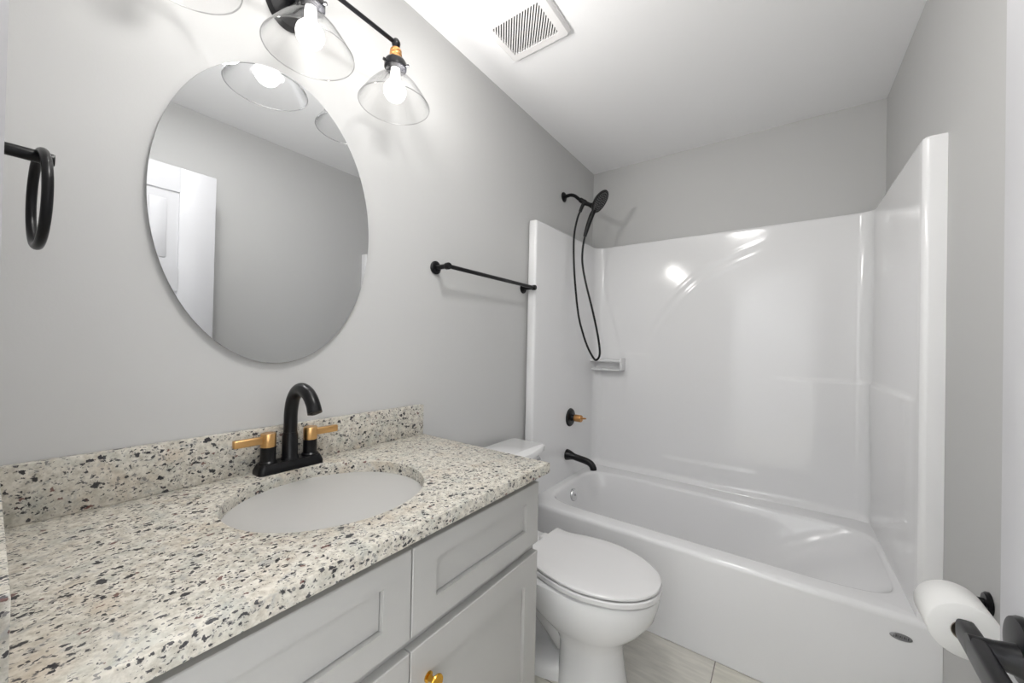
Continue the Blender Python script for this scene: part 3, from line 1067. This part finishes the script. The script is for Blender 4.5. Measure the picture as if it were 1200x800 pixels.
# ---------------------------------------------------------------- towel ring and towel bar
tr_ = thing('towel_ring', (0.165, YE, 1.484), 'black towel ring on the wall left of the mirror', 'towel ring')
MB().lathe([(0, 0), (0.026, 0), (0.026, 0.005), (0.022, 0.010), (0, 0.010)], (0.165, YE + .0005, 1.484), (0, 1, 0), 36, False, False).build('flange', BLACK, tr_)
MB().lathe([(0.0095, 0.006), (0.0095, 0.070), (0.0088, 0.072), (0, 0.072)], (0.165, YE, 1.484), (0, 1, 0), 24, True, False).build('post', BLACK, tr_)
rg = MB()
cen = Vector((0.165, YE + 0.057, 1.4165))
ax1 = Vector((1, 0.06, 0)).normalized()
ax2 = Vector((0, 0, 1))
tor = []
for k in range(72):
    a = 2 * PI * k / 72
    tor.append(cen + (ax1 * math.cos(a) + ax2 * math.sin(a)) * 0.0745)
n_ = 14
nrm = ax1.cross(ax2)
vs, fs = [], []
for k in range(72):
    a = 2 * PI * k / 72
    d = ax1 * math.cos(a) + ax2 * math.sin(a)
    for j in range(n_):
        q = 2 * PI * j / n_
        vs.append(tor[k] + d * (0.0062 * math.cos(q)) + nrm * (0.0062 * math.sin(q)))
for k in range(72):
    for j in range(n_):
        fs.append((k * n_ + j, ((k + 1) % 72) * n_ + j, ((k + 1) % 72) * n_ + (j + 1) % n_, k * n_ + (j + 1) % n_))
rg.add(vs, fs)
rg.build('ring', BLACK, tr_)

tbz = 1.500
tbar = thing('towel_bar', (0, 1.352, tbz), 'black towel bar on the wall between the mirror and the tub', 'towel bar')
for yy in (1.041, 1.663):
    MB().lathe([(0, 0), (0.0265, 0), (0.0265, 0.005), (0.022, 0.009), (0.013, 0.0095), (0, 0.0095)], (0.0005, yy, tbz), (1, 0, 0), 36, False, False).build('flange', BLACK, tbar)
    MB().lathe([(0.0105, 0.006), (0.0095, 0.012), (0.0095, 0.058), (0.0125, 0.060), (0.0135, 0.064), (0.0135, 0.078), (0.0115, 0.081), (0, 0.081)], (0, yy, tbz), (1, 0, 0), 28, True, False).build('post', BLACK, tbar)
MB().tube([(0.070, 1.036, tbz), (0.070, 1.352, tbz), (0.070, 1.668, tbz)], 0.0085, 18).build('bar', BLACK, tbar)

# ---------------------------------------------------------------- toilet paper holder and roll
TPY = 1.355
th = thing('toilet_paper_holder', (W, TPY, 0.630), 'black toilet paper holder on the right wall beside the tub', 'toilet paper holder')
MB().lathe([(0, 0), (0.025, 0), (0.025, 0.005), (0.021, 0.009), (0, 0.009)], (W - .0005, TPY, 0.630), (-1, 0, 0), 36, False, False).build('flange', BLACK, th)
arm_ = bez([(W - .004, TPY, 0.630), (1.48, TPY, 0.630), (1.458, TPY - .004, 0.630), (1.447, TPY - .016, 0.630), (1.446, TPY - .04, 0.630), (1.446, 1.25, 0.630), (1.446, 1.188, 0.630)], 6)
MB().tube(arm_, 0.0095, 16).build('roll_arm', BLACK, th)
MB().lathe([(0.0, 0), (0.0115, 0), (0.0125, 0.002), (0.0125, 0.010), (0.0095, 0.013), (0.0, 0.013)], (1.446, 1.179, 0.630), (0, 1, 0), 28, False, False).build('end_cap', BLACK, th)
rl = thing('toilet_paper_roll', (1.447, 1.25, 0.624), 'white toilet paper roll on the black holder at the right wall', 'toilet paper')
ro = MB()
rc = (1.447, 1.20, 0.624)
ro.lathe([(0.0215, 0), (0.0545, 0), (0.0565, 0.002), (0.0565, 0.100), (0.0545, 0.102), (0.0215, 0.102)], rc, (0, 1, 0), 64, False, False)
ro.build('paper', PAPER, rl, angle=50)
MB().lathe([(0.0213, -0.0005), (0.0213, 0.1025), (0.0203, 0.1025), (0.0203, -0.0005), (0.0213, -0.0005)], rc, (0, 1, 0), 40, False, False).build('core', CARD, rl)

# ---------------------------------------------------------------- exhaust fan in the ceiling
ef = thing('exhaust_fan', (0.303, 1.2, H), 'square white exhaust fan grille on the ceiling', 'exhaust fan')
x0, x1, yA, yB_ = 0.166, 0.442, 1.070, 1.320
gx0, gx1, gy0, gy1 = 0.196, 0.404, 1.124, 1.281
zt, zb = H - 0.0004, H - 0.020


def rr4(a, c, d, e, z, r, n=5):
    pts = []
    for cx_, cy_, a0 in ((c - r, e - r, 0), (a + r, e - r, PI / 2), (a + r, d + r, PI), (c - r, d + r, 1.5 * PI)):
        for k in range(n + 1):
            q = a0 + PI / 2 * k / n
            pts.append((cx_ + r * math.cos(q), cy_ + r * math.sin(q), z))
    return pts


ec = MB()
ec.rings([rr4(x0, x1, yA, yB_, zt, .016), rr4(x0, x1, yA, yB_, zt - .008, .016), rr4(x0 + .006, x1 - .006, yA + .006, yB_ - .006, zb + .002, .014), rr4(x0 + .009, x1 - .009, yA + .009, yB_ - .009, zb, .012),
          rr4(gx0, gx1, gy0, gy1, zb, .001), rr4(gx0, gx1, gy0, gy1, zb + .016, .001)], False, True)
ec.build('cover', VENTW, ef, angle=30)
MB().box((gx0 + .0005, gy0 + .0005, zb + .0125), (gx1 - .0005, gy1 - .0005, zb + .0150)).build('fan_recess', DARK, ef, smooth=False)
gr = MB()
# diagonal slats clipped to the square opening
s2 = math.sqrt(0.5)
pitch, sw_ = 0.0098, 0.0050
cgx, cgy = (gx0 + gx1) / 2, (gy0 + gy1) / 2
ang = math.atan2(0.157, 0.208)


def clip(poly):
    def cut(poly, f):
        out = []
        for i in range(len(poly)):
            a, c = poly[i], poly[(i + 1) % len(poly)]
            fa_, fc = f(a), f(c)
            if fa_ >= 0: out.append(a)
            if (fa_ >= 0) != (fc >= 0):
                t = fa_ / (fa_ - fc)
                out.append((a[0] + (c[0] - a[0]) * t, a[1] + (c[1] - a[1]) * t))
        return out
    for f in (lambda q: q[0] - gx0, lambda q: gx1 - q[0], lambda q: q[1] - gy0, lambda q: gy1 - q[1]):
        if poly: poly = cut(poly, f)
    return poly


dv = (-math.cos(0.92), math.sin(0.92))
nv = (dv[1], -dv[0])
for i in range(-16, 17):
    c0 = (cgx + nv[0] * pitch * i, cgy + nv[1] * pitch * i)
    h = sw_ / 2
    poly = [(c0[0] + dv[0] * s * 0.3 + nv[0] * t * h, c0[1] + dv[1] * s * 0.3 + nv[1] * t * h) for s, t in ((-1, -1), (1, -1), (1, 1), (-1, 1))]
    poly = clip(poly)
    if len(poly) >= 3:
        gr.rings([[(x, y, zb + .0005) for x, y in poly], [(x, y, zb + .008) for x, y in poly]])
gr.build('grille', VENTW, ef, smooth=False)

for o in bpy.data.objects:
    if '_base' in o:
        del o['_base']
